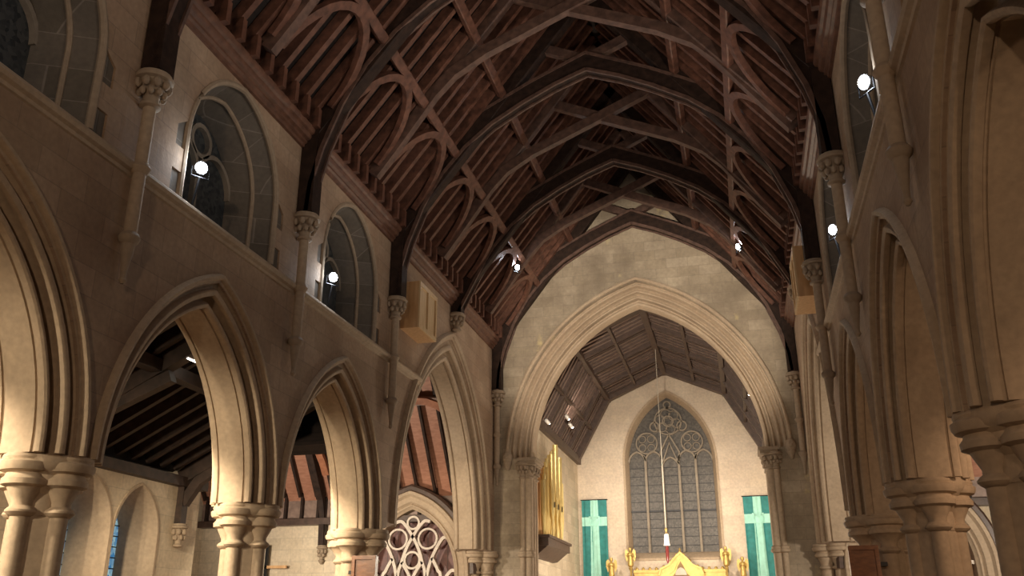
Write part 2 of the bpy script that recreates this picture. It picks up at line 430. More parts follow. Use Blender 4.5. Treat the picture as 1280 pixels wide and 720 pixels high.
for s in (-1, 1):
    for k in (-1, 0, 1):
        pier(s, YS[k], ZSP, 'clustered sandstone pier with moulded capital on the %s, %s' % (SIDE[s], PN[k]))
    pier(s, YS[2], ZSP + .02, 'thicker clustered pier with a wooden panel, at the %s transept corner' % SIDE[s], 1.18, 'crossing_pier')
    t = thing('respond_pier', (s * XC, YC, 0), 'half pier against the chancel arch wall carrying the %s transept arch' % SIDE[s], 'pier', 'respond piers')
    c = (s * XC, YC - .12, 0)
    MB().box((s * XC - .42, YC - .2, 0), (s * XC + .42, YC + .1, ZX - .05)).build('core', M_STONE, t)
    cp = MB()
    for dx in (-.3, 0, .3):
        cc = (s * XC + dx, YC - (.22 if dx else .42), 0)
        MB().lathe([(.2, 0), (.2, .3), (.15, .42), (.15, ZX - .6)], cc, 20).build('shaft', M_STONE, t)
        cp.lathe(cap_prof(.15, .33, ZX), cc, 24)
    cp.build('capital', M_STONE, t)
    # wooden panel fixed to the west side of the crossing pier
    x, y, z = s * (XC - .46), YS[2] - .66, 2.75
    t = thing('wooden_panel', (x, y, 1.2), 'chestnut framed wooden panel fixed below the capital of the %s crossing pier' % SIDE[s], 'panel', 'pier panels')
    MB().box((x - .21, y - .05, 1.2), (x + .21, y + .1, z)).build('board', M_CHEST, t)
    for zz in (1.4, 2.45): MB().box((min(x - s * .04, s * (XC - .1)), y + .09, zz), (max(x - s * .04, s * (XC - .1)), YS[2] - .2, zz + .06)).build('bracket', M_IRON, t)
    fr = MB()
    for zz in (1.2, 1.7, 2.2, z - .06): fr.box((x - .23, y - .08, zz), (x + .23, y - .05, zz + .07))
    for xx in (x - .23, x + .17): fr.box((xx, y - .079, 1.2), (xx + .06, y - .05, z))
    fr.build('frame', M_CHEST, t)

# ------------------------------------------------------------------ wall shafts with carved capitals
def carved_cap(mb, c, zt, rs, ra, leaves=9):
    mb.lathe([(rs, zt - .46), (rs + .035, zt - .44), (rs + .035, zt - .41), (rs, zt - .39), (rs + .01, zt - .3), (ra - .07, zt - .13), (ra - .05, zt - .1), (ra, zt - .085),
              (ra + .01, zt - .05), (ra - .02, zt - .03), (ra - .02, zt), (.01, zt)], c, 20)
    for i in range(leaves):
        for dz, rr, bs, o in ((-.16, ra - .045, .05, 0), (-.27, (rs + ra) / 2 - .01, .042, .5)):
            a = 2 * PI * (i + o) / leaves
            mb.ball((c[0] + rr * math.cos(a), c[1] + rr * math.sin(a), zt + dz), bs, 6, (1, 1, 1.3))
WN = {-1: 'first', 0: 'second', 1: 'third', 2: 'fourth', 3: 'fifth', 4: 'sixth'}
POS = {-1: 'closest to the camera', 0: 'over the first arcade pier in view', 1: 'over the second arcade pier in view', 2: 'over the crossing pier', 4: 'in the corner of the chancel arch wall'}
for s in (-1, 1):
    for k in (0, 1, 2, 4):
        y = YS[k] if k < 4 else YC - .14
        c = (s * (H - .12), y, 0)
        t = thing('wall_shaft', (c[0], y, 5.25), 'slender leafy-capped wall shaft, %s wall, %s' % (SIDE[s], POS[k]), 'wall shaft', 'roof wall shafts')
        MB().lathe([(.078, 5.8), (.078, 7.5)], c, 16).build('shaft', M_STONE, t)
        cp = MB(); carved_cap(cp, c, 7.96, .09, .23); cp.build('capital', M_CARVED, t)
        MB().lathe([(.078, 6.6), (.1, 6.63), (.125, 6.68), (.1, 6.72), (.078, 6.75)], c, 16).build('ring', M_STONE, t)
        cb = MB().lathe([(.02, 5.22), (.045, 5.26), (.03, 5.3), (.04, 5.4), (.072, 5.62), (.08, 5.7), (.115, 5.74), (.125, 5.79), (.1, 5.83), (.078, 5.85)], c, 16)
        cb.build('corbel', M_CARVED, t)
    c = (s * (H - .12), YS[3], 0)
    cb = MB(); carved_cap(cb, c, 9.0, .09, .22)
    cb.lathe([(.02, 8.5), (.05, 8.53), (.1, 8.56), (.09, 8.62)], c, 16)
    tag(cb.build('roof_corbel', M_CARVED), 'short carved corbel above the crown of the %s transept arch' % SIDE[s], 'corbel', 'roof corbels')

# ------------------------------------------------------------------ chancel arch wall
HC = 3.26; ZC = 6.0
SCH = 1.13
_h = HC + .6 * SCH
RC = ((11.2 - ZC) ** 2 + _h ** 2) / (2 * _h) - .6 * SCH
a = garc(HC, .59, ZC, RC, 24)
out = [(-H - .45, 0), (-3.36, 0), (-3.36, ZC - .01)] + [(u, z) for u, z in reversed(a)] + [(3.36, ZC - .01), (3.36, 0), (H + .45, 0), (H + .45, ZPL + .4), (.0, 15.2), (-H - .45, ZPL + .4)]
MF = M_face(YC + T / 2)
MBW = MB().prism(out, MF, -T / 2, T / 2)
struct(MBW.build('wall_chancel_arch', M_ARCHWALL), 'stained sandstone gable wall above the chancel arch')
p = [(-.45, 0), (-.07, 0), (-.035, .012), (-.02, .04), (-.03, .075), (-.06, .09), (-.12, .1), (-.16, .13), (-.14, .17), (-.07, .185), (-.03, .185), (.01, .2), (.015, .235), (-.01, .255),
     (-.05, .265), (-.06, .3), (-.01, .335), (.06, .345), (.1, .345), (.125, .37), (.11, .405), (.07, .415), (.05, .445), (.09, .48), (.18, .49), (.22, .485), (.26, .505), (.26, .54), (.23, .56),
     (.24, .585), (.36, .6), (.45, .6), (.5, .605), (.53, .63), (.52, .67), (.49, .685), (.44, .69), (-.3, .69), (-.45, .4)]
mb = MB()
arch_sweep(mb, HC, ZC, RC, p, MF, 0, None, 28)
tag(mb.build('chancel_arch', M_STONE), 'broad many-moulded pointed arch framing the chancel', 'arch')
for s in (-1, 1):
    x = s * 3.3; y = YC + .1
    t = thing('chancel_respond', (x, y, 0), 'tall clustered shaft with leafy capital carrying the %s foot of the chancel arch' % SIDE[s], 'shaft', 'chancel arch responds')
    cp = MB()
    for j, (dx, dy, r) in enumerate(((0, 0, .12), (s * .16, -.1, .075), (-s * .0, .35, .11), (0, .65, .11))):
        MB().lathe([(r, 0), (r, ZC - .5)], (x + dx, y + dy, 0), 18).build('shaft', M_STONE, t)
        carved_cap(cp, (x + dx, y + dy, 0), ZC - .12, r, .17 + r * .3, 8)
    cp.box((x - .23, y - .22, ZC - .16), (x + .23, y + .8, ZC - .09)); cp.box((x - .27, y - .26, ZC - .09), (x + .27, y + .8, ZC))
    cp.build('capital', M_CARVED, t)
    rg = MB()
    for dx, dy, r in ((0, 0, .12), (s * .16, -.1, .075)):
        rg.lathe([(r, 3.28), (r + .06, 3.31), (r + .07, 3.36), (r + .04, 3.4), (r + .05, 3.44), (r, 3.48)], (x + dx, y + dy, 0), 18)
    rg.build('ring', M_STONE, t)
    # hood stops: carved heads where the arch mould ends
    hx = s * (HC + .62); hs = MB()
    hs.ball((hx, YC - .09, ZC + .02), .15, 8, (1, .9, 1.2)); hs.ball((hx, YC - .2, ZC + .0), .06, 6); hs.lathe([(.03, -.34), (.06, -.3), (.12, -.14), (.1, -.08)], (hx, YC - .06, ZC), 12)
    hs.ball((hx - .05, YC - .21, ZC + .06), .025, 5); hs.ball((hx + .05, YC - .21, ZC + .06), .025, 5)
    tag(hs.build('hood_stop', M_CARVED), 'carved head ending the hood mould at the %s foot of the chancel arch' % SIDE[s], 'carving', 'hood stops')

# ------------------------------------------------------------------ nave roof
def slope_pt(s, x, y, off=0.0):     # point on the rafter plane, off metres below it
    n = Vector((s * 1.3, 0, 1)).normalized()
    return Vector((s * x, y, rz(x))) - n * off
mb = MB()
for s in (-1, 1):
    a = [(s * 4.75, -4.6, rz(4.75) + .36), (0, -4.6, rz(0) + .36), (0, -4.6, rz(0) + .5), (s * 4.75, -4.6, rz(4.75) + .5)]
    b = [(p[0], YC + .5, p[2]) for p in a]
    mb = MB().loft(a, b)
    mb.add(a, [(0, 1, 2, 3)]); mb.add(b, [(0, 1, 2, 3)])
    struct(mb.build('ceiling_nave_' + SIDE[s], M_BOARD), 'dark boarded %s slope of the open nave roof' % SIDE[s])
mb = MB().bar((0, -4.6, rz(0) + .2), (0, YC, rz(0) + .2), .14, .34, (1, 0, 0))
tag(mb.build('ridge_beam', M_DARK), 'dark ridge beam along the crown of the nave roof', 'beam')

TRY = {k: (YS[k] if k < 4 else YC - .2) for k in range(-1, 5)}
MIDY = {k: (TRY[k] + TRY[k + 1]) / 2 for k in range(-1, 4)}
TL = {4: 'against the chancel arch wall', 3: 'over the transept arches', 2: 'over the crossing piers', 1: 'second in front of the transept arches', 0: 'over the carved shafts nearest the camera', -1: 'highest and closest overhead'}
ARC = [(4.12, 7.96), (4.08, 8.5), (3.92, 9.15), (3.62, 9.95), (3.2, 10.68), (2.7, 11.27), (2.1, 11.78), (1.4, 12.2), (.7, 12.55), (0, 12.82)]
UPP = [(0, 13.24), (1.3, 12.66), (2.5, 12.02), (3.0, 11.35), (3.55, 10.6), (4.27, 9.7)]
def truss(k):
    y = TRY[k]
    t = thing('roof_truss', (0, y, 7.96), 'arch-braced dark oak roof truss ' + TL[k], 'roof truss', 'main roof trusses')
    M = lambda u, v, d: (u, y + d, v)
    for s in (-1, 1):
        poly = [(s * a, b) for a, b in ARC] + [(s * a, b) for a, b in UPP]
        if k == 3: poly = [(s * 4.12, 9.0)] + poly[3:]
        poly.append((s * 4.28, 9.0 if k == 3 else 7.96))
        MB().prism(poly, M, -.12, .12).build('arch_brace', M_DARK, t)
        # rolls along both edges of the brace
        ml = MB()
        for e in (-.125, .125): ml.path([(s * a, y + e, b) for a, b in (ARC if k != 3 else [(4.1, 9.0)] + ARC[3:])], .05, .075, (0, 1, 0))
        ml.path([(s * a, y - .125, b) for a, b in UPP[:3]], .05, .06, (0, 1, 0))
        ml.build('edge_moulding', M_TRUSS, t)  # paler wood than the brace: lit edge lines put into the colour
        MB().bar(slope_pt(s, 4.2, y, .1), slope_pt(s, .02, y, .1), .26, .36, (0, 1, 0), .03).build('principal_rafter', M_DARK, t)
        MB().path([(s * 2.62, y, 11.75), (s * 2.2, y, 12.12), (s * -1.3, y, 13.72)], .16, .2, (0, 1, 0)).build('scissor_brace', M_TRUSS, t)
        zb = 9.0 if k == 3 else 7.98
        MB().box((s * 4.14 - .13, y - .15, zb), (s * 4.14 + .13, y + .15, 9.75)).build('wall_post', M_DARK, t)
    return t
for k in range(-1, 5): truss(k)
ML = {3: 'next to the chancel arch', 2: 'first past the crossing piers', 1: 'just before the crossing piers', 0: 'second before the crossing piers', -1: 'highest overhead'}
SCI = [(3.9, 9.72), (3.55, 10.2), (3.1, 10.85), (2.75, 11.35), (2.35, 11.78), (1.7, 12.18), (0, 12.93), (-1.25, 13.5)]
for k in range(-1, 4):
    y = MIDY[k] if k != 3 else 22.9
    t = thing('scissor_truss', (0, y, 9.7), 'lighter scissor-braced truss without wall posts, ' + ML[k], 'roof truss', 'intermediate roof trusses')
    for s in (-1, 1):
        MB().path([(s * a, y + s * .03, b) for a, b in SCI], .17, .22, (0, 1, 0)).build('scissor_brace', M_TRUSS, t)
        MB().bar(slope_pt(s, 4.0, y, .02), slope_pt(s, .02, y, .02), .18, .3, (0, 1, 0), .02).build('principal_rafter', M_TRUSS, t)
for s in (-1, 1):
    for px, nm in ((2.98, 'lower'), (1.95, 'upper')):
        mb = MB().bar(slope_pt(s, px, -4.6, .1), slope_pt(s, px, YC, .1), .15, .18, Vector((s * 1.3, 0, 1)), .02)
        tag(mb.build('purlin', M_RAFT), 'long %s purlin running under the rafters on the %s slope of the roof' % (nm, SIDE[s]), 'purlin', 'roof purlins')

# curved wind braces between trusses and the lower purlin
HB = []
for k in range(-1, 4):
    ym = MIDY[k] if k != 3 else 22.9
    HB += [(TRY[k], ym, k, 'first'), (ym, TRY[k + 1], k, 'second')]
for s in (-1, 1):
    nrm = Vector((s * 1.3, 0, 1)).normalized()
    for ya, yb, k, w in HB:
        yc = (ya + yb) / 2
        for st, e, q in ((ya + .12, 1, 'near'), (yb - .12, -1, 'far')):
            pts = []
            for i in range(9):
                a = i / 8 * PI / 2
                pts.append(slope_pt(s, 3.0 + .86 * (1 - math.sin(a)) + .05, st + e * (yc - ya - .12) * (1 - math.cos(a)), .12))
            o = MB().path(pts, .11, .15, nrm).build('wind_brace', M_RAFT)
            tag(o, 'curved wind brace, %s slope, %s of the %s pair past truss %s' % (SIDE[s], q, w, {-1: 'overhead', 0: 'by the camera', 1: 'before the crossing piers', 2: 'over the crossing piers', 3: 'over the transepts'}[k]), 'wind brace', 'wind braces')

# common rafters with ashlar posts
NUM = ['first', 'second', 'third', 'fourth', 'fifth', 'sixth', 'seventh', 'eighth', 'ninth', 'tenth', 'eleventh']
for s in (-1, 1):
    proto = None
    for k in range(-1, 4):
        ym = MIDY[k] if k != 3 else 22.9
        n = 10
        for i in range(n):
            y = TRY[k] + (TRY[k + 1] - TRY[k]) * (i + .5) / n
            if abs(y - ym) < .15: continue
            lab = '%s common rafter past the truss %s, %s slope' % (NUM[i], {-1: 'overhead', 0: 'nearest the camera', 1: 'before the crossing piers', 2: 'over the crossing piers', 3: 'over the transepts'}[k], SIDE[s])
            if proto is None:
                t = thing('common_rafter', (s * 4.05, y, 9.5), lab, 'rafter', 'common rafters'); proto = t
                nv = Vector((s * 1.3, 0, 1)).normalized()
                MB().bar(slope_pt(s, 4.5, y, -.1), slope_pt(s, .03, y, -.1), .11, .2, (0, 1, 0)).build('beam', M_RAFT, t)
                MB().box((s * 4.05 - .09, y - .055, 9.5), (s * 4.05 + .09, y + .055, rz(4.05) + .06)).build('ashlar_post', M_RAFT, t)
            else:
                t = proto.copy(); COL.objects.link(t); t.location = (s * 4.05, y, 9.5); t['label'] = lab
                for ch in proto.children:
                    c = ch.copy(); COL.objects.link(c); c.parent = t

# ------------------------------------------------------------------ clerestory floodlights
def floodlight(s, y, z, label, x=None):
    x = s * (H - .08) if x is None else x
    t = thing('floodlight', (x, y, 6.8 if z < 8 else z), label, 'floodlight', 'floodlights')
    aim = Vector((-s * .75, -.5, -.25)).normalized()
    rot = aim.to_track_quat('Z', 'Y').to_matrix()
    hg = MB().lathe([(.03, -.15), (.065, -.13), (.075, -.04), (.09, .0), (.09, .025), (.075, .03)], (x, y, z), 18, rot).build('housing', M_GREY, t)
    MB().lathe([(.075, .025), (.068, .045), (.045, .06), (.01, .066)], (x, y, z), 18, rot).build('lens', M_LED, hg)
    br = MB()
    u = aim.cross(Vector((0, 0, 1))).normalized()
    br.tube([Vector((x, y, z)) + u * .12, Vector((x, y, z - .14)) + u * .12, Vector((x, y, z - .14)) - u * .12, Vector((x, y, z)) - u * .12], .012, 6)
    if z < 8: br.tube([(x, y, z - .14), (x + s * .06, y, 6.8)], .018, 8)
    else: br.tube([(x, y, z - .14), (x + s * .1, y, z + .0), (x + s * .16, y, z + .1)], .018, 8)
    br.build('bracket', M_IRON, t)
    return t
FL = []
for s in (-1, 1):
    for k in (0, 1):
        FL.append((s, YS[k] + 1.23, 7.33))
        floodlight(s, YS[k] + 1.23, 7.33, 'glaring white floodlight on the sill of the %s clerestory window in view, %s wall' % (('nearer', 'farther')[k], SIDE[s]))
for s in (-1, 1):
    floodlight(s, 22.45, 10.8, 'glaring white floodlight hung from the last scissor truss, %s side' % SIDE[s], s * 2.98)

# ------------------------------------------------------------------ pale boxes on the nave walls
for s in (-1, 1):
    x0, x1 = s * H, s * (H - .4); y0, y1, z0, z1 = 17.2, 18.35, 7.5, 8.55
    t = thing('wall_box', (s * (H - .2), (y0 + y1) / 2, z0), 'pale pine box with two framed panels beside the %s transept arch' % SIDE[s], 'speaker box', 'pine wall boxes')
    MB().box((min(x0, x1), y0, z0), (max(x0, x1), y1, z1)).build('carcass', M_PINE, t)
    f = MB(); e = -s * .035
    xs = (min(x1, x1 + e), max(x1, x1 + e))
    for a in (y0, (y0 + y1) / 2 - .04, y1 - .08): f.box((xs[0], a, z0), (xs[1], a + .08, z1))
    for a in (z0, z1 - .1): f.box((xs[0], y0 + .08, a), (xs[1], (y0 + y1) / 2 - .04, a + .1)); f.box((xs[0], (y0 + y1) / 2 + .04, a), (xs[1], y1 - .08, a + .1))
    ff = f.build('front_frame', M_PINEL, t)
    for a in (y0 + .08, (y0 + y1) / 2 + .04):
        xx = (min(x1, x1 + e * .3), max(x1, x1 + e * .3))
        MB().box((xx[0], a, z0 + .1), (xx[1], a + .415, z1 - .1)).build('panel', M_PINEL, ff)

# ------------------------------------------------------------------ aisles
ZA = 4.25
def az(x): return ZA + .25 + .52 * (XA - abs(x))     # underside of aisle rafters
def lancet_pts(h, u0, zb, zs, R, n=10): return [(u0 + h, zb)] + [(u0 + u, z) for u, z in garc(h, 0, zs, R, n)] + [(u0 - h, zb)]
LAN = [13.9, 15.33]
for s in (-1, 1):
    M = lambda u, v, d, s=s: (s * (XA + 1.3 * (.9 - d) / .9), u, v)     # d = .9 is the inner face
    out = [(-4.6, 0), (YT + .05, 0), (YT + .05, ZA + .2), (-4.6, ZA + .2)]
    lans = LAN + [9.7, 11.13] if s < 0 else []
    MB().prism(out, M, 0, .9, [lancet_pts(.66, u, 1.6, 3.18, .97) for u in lans]).build('wall_aisle_' + SIDE[s], M_PALEY)
    struct(bpy.data.objects['wall_aisle_' + SIDE[s]], 'pale stone outer wall of the %s aisle' % SIDE[s])
    for u in lans:
        nwin += 1
        mb = MB()
        A = [M(*p, .92) for p in lancet_pts(.66, u, 1.6, 3.18, .97)]; Bk = [M(*p, .2) for p in lancet_pts(.42, u, 1.9, 3.2, .6)]
        A0 = [M(*p, .92) for p in lancet_pts(.71, u, 1.5, 3.18, 1.02)]; A1 = [M(*p, .86) for p in lancet_pts(.71, u, 1.5, 3.18, 1.02)]
        mb.loft(A1, A0); mb.loft(A0, A); mb.loft(A, Bk)
        w = struct(mb.build('window_%d' % nwin, M_STONE), 'deep pointed lancet window in the left aisle wall')
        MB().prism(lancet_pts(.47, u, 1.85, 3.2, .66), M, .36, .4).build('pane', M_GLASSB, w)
        ml = MB()
        for z in (2.0, 2.2, 2.4, 2.6, 2.8, 3.0, 3.2, 3.4): ml.bar(M(u - .46, z, .41), M(u + .46, z, .41), .02, .02, (1, 0, 0))
        ml.bar(M(u, 1.85, .41), M(u, 3.8, .41), .02, .02, (1, 0, 0))
        ml.build('lead_bars', M_IRON, w)
    # lean-to roof
    x0, x1 = XA + .4, H + T - .1
    pa = [(s * x0, az(x0) + .3), (s * x1, az(x1) + .3), (s * x1, az(x1) + .42), (s * x0, az(x0) + .42)]
    a = [(x, -4.6, z) for x, z in pa]; b = [(x, YT, z) for x, z in pa]
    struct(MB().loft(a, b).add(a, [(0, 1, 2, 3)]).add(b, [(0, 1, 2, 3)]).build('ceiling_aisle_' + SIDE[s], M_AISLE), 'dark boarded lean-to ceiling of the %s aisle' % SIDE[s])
    tn += 1
    mb = MB().box((min(s * (XA - .2), s * (XA + .1)), -4.6, ZA - .02), (max(s * (XA - .2), s * (XA + .1)), YT, ZA + .17))
    struct(mb.build('trim_%d' % tn, M_AISLER), 'dark wall plate beam of the %s aisle' % SIDE[s])
    mb = MB().bar((s * 6.55, -4.6, az(6.55) - .1), (s * 6.55, YT, az(6.55) - .1), .2, .22, (0, 0, 1))
    tag(mb.build('aisle_purlin', M_AISLER), 'heavy purlin under the dark rafters of the %s aisle roof' % SIDE[s], 'purlin', 'aisle purlins')
    proto = None; i = 0; y = 4.3
    while s < 0 and y < YT - .2:
        i += 1
        lab = 'dark rafter of the left aisle roof, number %d from the camera' % i
        lab = 'dark sloping rafter of the left aisle lean-to roof'
        if proto is None:
            proto = MB().bar((s * XA, y, az(XA) + .14), (s * x1, y, az(x1) + .14), .1, .26, (0, 1, 0)).build('aisle_rafter', M_AISLER)
            tag(proto, lab, 'rafter', 'aisle rafters'); yp = y
        else:
            c = proto.copy(); COL.objects.link(c); c.location = (0, y - yp, 0)
        y += .46
    for k in (0, 1, 2):
        y = YS[k]
        t = thing('aisle_truss', (s * 6.7, y, ZA), 'dark aisle roof truss with strut, %s side, %s' % (SIDE[s], {0: 'behind the nearest pier', 1: 'behind the middle pier', 2: 'at the transept end'}[k]), 'roof truss', 'aisle trusses')
        MB().bar((s * XA, y, az(XA) - .08), (s * x1, y, az(x1) - .08), .2, .3, (0, 1, 0)).build('principal_rafter', M_AISLER, t)
        MB().path([(s * (XA - .1), y, 3.9), (s * 8.3, y, 4.35), (s * 7.6, y, 4.8), (s * 6.9, y, 5.1), (s * 6.3, y, 5.35)], .16, .2, (0, 1, 0)).build('curved_brace', M_AISLER, t)
        MB().box((min(s * (XA - .14), s * XA), y - .1, 3.5), (max(s * (XA - .14), s * XA), y + .1, ZA)).build('wall_post', M_AISLER, t)
        cb = MB(); carved_cap(cb, (s * (XA - .08), y, 0), 3.5, .06, .16, 6); cb.build('corbel', M_CARVED, t)
# lit tube lamp clipped under the aisle purlin
t = thing('tube_lamp', (-6.05, 12.8, 5.6), 'thin lit tube lamp under the left aisle roof, seen through the second arch', 'lamp')
MB().bar((-6.05, 12.35, 5.68), (-6.05, 13.25, 5.68), .07, .05, (1, 0, 0)).build('housing', M_GREY, t)
MB().tube([(-6.05, 12.38, 5.64), (-6.05, 13.22, 5.64)], .022, 10).build('tube', M_TUBE, t)

# ------------------------------------------------------------------ transepts
ZTP = 4.35; YR = 20.95
XH = 6.55                  # centre of the tracery arch
HT, ZT = 1.27, 2.85
RT = ((4.62 - ZT) ** 2 + HT ** 2) / (2 * HT)
def tz(y): return 5.1 + 1.3 * (YC - .45 - y) if y > YR else 5.1 + 1.3 * (y - (YT + .45 - .08))
for s in (-1, 1):
    MW = lambda u, v, d: (u, YC - d, v)
    lo, hi = sorted((s * (H + T - .02), s * XT))
    hole = [(s * XH + u, z) for u, z in [(HT + .2, .3)] + garc(HT, .2, ZT, RT, 16) + [(-HT - .2, .3)]]
    o = MB().prism([(lo, 0), (hi, 0), (hi, ZTP + 1), (lo, ZTP + 1)], MW, -.6, 0, [hole]).build('wall_transept_east_' + SIDE[s], M_PALE)
    struct(o, 'pale stone east wall of the %s transept' % SIDE[s])
    o = MB().box((min(s * XT, s * (XT + .5)), YT - .5, 0), (max(s * XT, s * (XT + .5)), YC + .6, 11)).build('wall_transept_end_' + SIDE[s], M_PALEY); struct(o, 'end wall of the %s transept' % SIDE[s])
    o = MB().box((min(s * (XA + .03), s * XT), YT - .45, 0), (max(s * (XA + .03), s * XT), YT + .045, ZTP + 1)).build('wall_transept_west_' + SIDE[s], M_PALE); struct(o, 'west wall of the %s transept' % SIDE[s])
    # roof boards
    for nm, ya, yb in (('east', YC - .1, YR), ('west', YT - .6, YR)):
        za = 5.1 + 1.3 * (-.35); zr = 5.1 + 1.3 * (YC - .45 - YR)
        if nm == 'east': sec = [(YC - .45 + .35, 5.1 - .45 + .3), (YC - .3, 5.25), (YR, zr + .25), (YR, zr + .4), (YC + .1, 5.1)]
        else: sec = [(YT + .2, 4.95), (YT + .37, 5.25), (YR, zr + .25), (YR, zr + .4), (YT - .1, 5.1)]
        a = [(lo, y, z) for y, z in sec]; b = [(hi, y, z) for y, z in sec]
        k = len(sec)
        o = MB().loft(a, b).add(a, [tuple(range(k))]).add(b, [tuple(range(k))]).build('ceiling_transept_%s_%s' % (nm, SIDE[s]), M_ORANGE if nm == 'east' else M_BOARD)  # west boards darker than east: the unlit slope is put into the colour
        struct(o, 'boarded %s slope of the %s transept roof' % (nm, SIDE[s]))
    o = MB().box((lo, YC - .14, ZTP + .1), (hi, YC - .04, 5.3)).build('ceiling_transept_ashlar_' + SIDE[s], M_CHROOF); struct(o, 'boarded foot of the %s transept roof' % SIDE[s])  # same boards, less lit here: the dimmer light is put into the colour
    tn += 1
    o = MB().box((lo, YC - .32, ZTP - .05), (hi, YC, ZTP + .13)).build('trim_%d' % tn, M_CHRIB); struct(o, 'wall plate above the east wall of the %s transept' % SIDE[s])
    proto = None; x = H + T + .2
    zr = 5.1 + 1.3 * (YC - .45 - YR)
    while x < XT - .1:
        if proto is None:
            xp = x
            proto = thing('transept_rafter', (s * x, YC - .3, ZTP), 'thin dark rafter against the orange boards of the %s transept roof' % SIDE[s], 'rafter', SIDE[s] + ' transept rafters')
            MB().bar((s * x, YC - .38, 5.1), (s * x, YR, zr + .15), .07, .12, (1, 0, 0)).build('beam', M_DARK, proto)
            MB().box((s * x - .035, YC - .28, ZTP + .1), (s * x + .035, YC - .12, 5.28)).build('ashlar_post', M_DARK, proto)
        else:
            c = proto.copy(); COL.objects.link(c); c.location.x = s * x
            for ch in proto.children:
                d = ch.copy(); COL.objects.link(d); d.parent = c
        x += .52
    for x, nm in ((9.4, 'outer'),):
        X = s * x
        t = thing('transept_truss', (X, YR, 3.6), 'dark arch-braced truss of the %s transept roof with a level collar' % SIDE[s], 'roof truss', 'transept trusses')
        mm = M_DARK
        for e, yw in ((1, YC), (-1, YT + .05)):
            dy = YC - YR
            P = lambda f, z: (X, YR + e * f * (dy), z)
            MB().path([P(.965, 3.75), P(.95, 4.6), P(.88, 5.35), P(.76, 6.1), P(.6, 6.7), P(.42, 7.1), P(.3, 7.2)], .16, .2, (1, 0, 0)).build('arch_brace', mm, t)
            MB().bar((X, YR + e * (dy - .4), 5.05), (X, YR, zr + .05), .2, .26, (1, 0, 0)).build('principal_rafter', M_DARK, t)
            MB().box((X - .1, YR + e * (dy - .1) - .1, 3.7), (X + .1, YR + e * (dy - .1) + .1, 5.1)).build('wall_post', M_DARK, t)
            cb = MB(); carved_cap(cb, (X, YR + e * (dy - .12), 0), 3.72, .05, .15, 6); cb.lathe([(.02, 3.2), (.06, 3.25), (.055, 3.3)], (X, YR + e * (dy - .12), 0), 10); cb.build('corbel', M_CARVED, t)
        MB().bar((X, YR - 2.3, 7.4), (X, YR + 2.3, 7.4), .2, .26, (1, 0, 0)).build('collar_beam', M_DARK, t)
    py = YC - .45 - 1.75; pz = 5.1 + 1.3 * 1.75 - .08
    tag(MB().bar((s * (H + T), py, pz), (s * XT, py, pz), .14, .2, (0, 1.3, 1)).build('transept_purlin', M_CHROOF), 'level purlin across the orange boards of the %s transept roof' % SIDE[s], 'purlin', 'transept purlins')
    nv = Vector((0, 1.3, 1)).normalized()
    for xa, xb in ((9.0, 7.3), (5.6, 7.3), (9.0, 10.9), (12.8, 10.9)) if 0 else ((4.5, 5.85), (7.2, 5.85), (9.0, 10.2), (11.4, 10.2)):
        pts = []
        for i in range(9):
            a = i / 8 * PI / 2; g = 1.75 - 1.3 * (1 - math.sin(a))
            pts.append(Vector((s * (xa + (xb - xa) * (1 - math.cos(a))), YC - .45 - g, 5.1 + 1.3 * g)) - nv * .12)
        o = MB().path(pts, .12, .2, nv).build('transept_wind_brace', M_ORANGED)
        tag(o, 'orange curved wind brace in the %s transept roof, %s limb of the %s pair' % (SIDE[s], 'inner' if xa < xb else 'outer', 'inner' if xa < 8 else 'outer'), 'wind brace', 'transept wind braces')
    # moulded arch and tracery screen
    mb = MB()
    pf = [(-.2, 0), (.46, 0), (.5, .05), (.56, .08), (.56, .12), (.52, .14), (.56, .17), (.6, .19), (.62, .32), (.66, .35), (.72, .38), (.72, .46), (.66, .49), (-.2, .49)]
    arch_sweep(mb, HT, ZT, RT, pf, MW, s * XH, .3, 16)
    t = tag(mb.build('transept_arch', M_STONE), 'moulded stone arch round the tracery screen in the %s transept' % SIDE[s], 'arch', 'transept arches')
    ex = MB(); arch_sweep(ex, HT, ZT, RT, [(-.1, .47), (.62, .47), (.66, .5), (.66, .6), (.6, .66), (-.1, .66)], MW, s * XH, ZT + .3, 16)
    tag(ex.build('arch_hood', M_CHRIB), 'dark timber hood band over the arch in the %s transept' % SIDE[s], 'arch hood', 'transept arch hoods')
    t2 = thing('tracery_screen', (s * XH, YC - .2, .3), 'pale interlaced tracery screen filling the east arch of the %s transept' % SIDE[s], 'screen', 'tracery screens')
    tr = MB(); d = .3; n = (0, 1, 0)
    def inside(u, z):
        c = RT - HT
        return z < ZT or (math.hypot(abs(u) + c, z - ZT) < RT - .02)
    W = lambda u, z: MW(s * XH + u, z, d)
    def curve(pts, k=6):        # smooth polyline through the points
        P = [pts[0]] + pts + [pts[-1]]; o = []
        for a in range(1, len(P) - 2):
            for b in range(k):
                t_ = b / k; p0, p1, p2, p3 = P[a - 1], P[a], P[a + 1], P[a + 2]
                o.append(tuple(.5 * (2 * p1[c] + (p2[c] - p0[c]) * t_ + (2 * p0[c] - 5 * p1[c] + 4 * p2[c] - p3[c]) * t_ ** 2 + (3 * p1[c] - p0[c] - 3 * p2[c] + p3[c]) * t_ ** 3) for c in (0, 1)))
        return o + [pts[-1]]
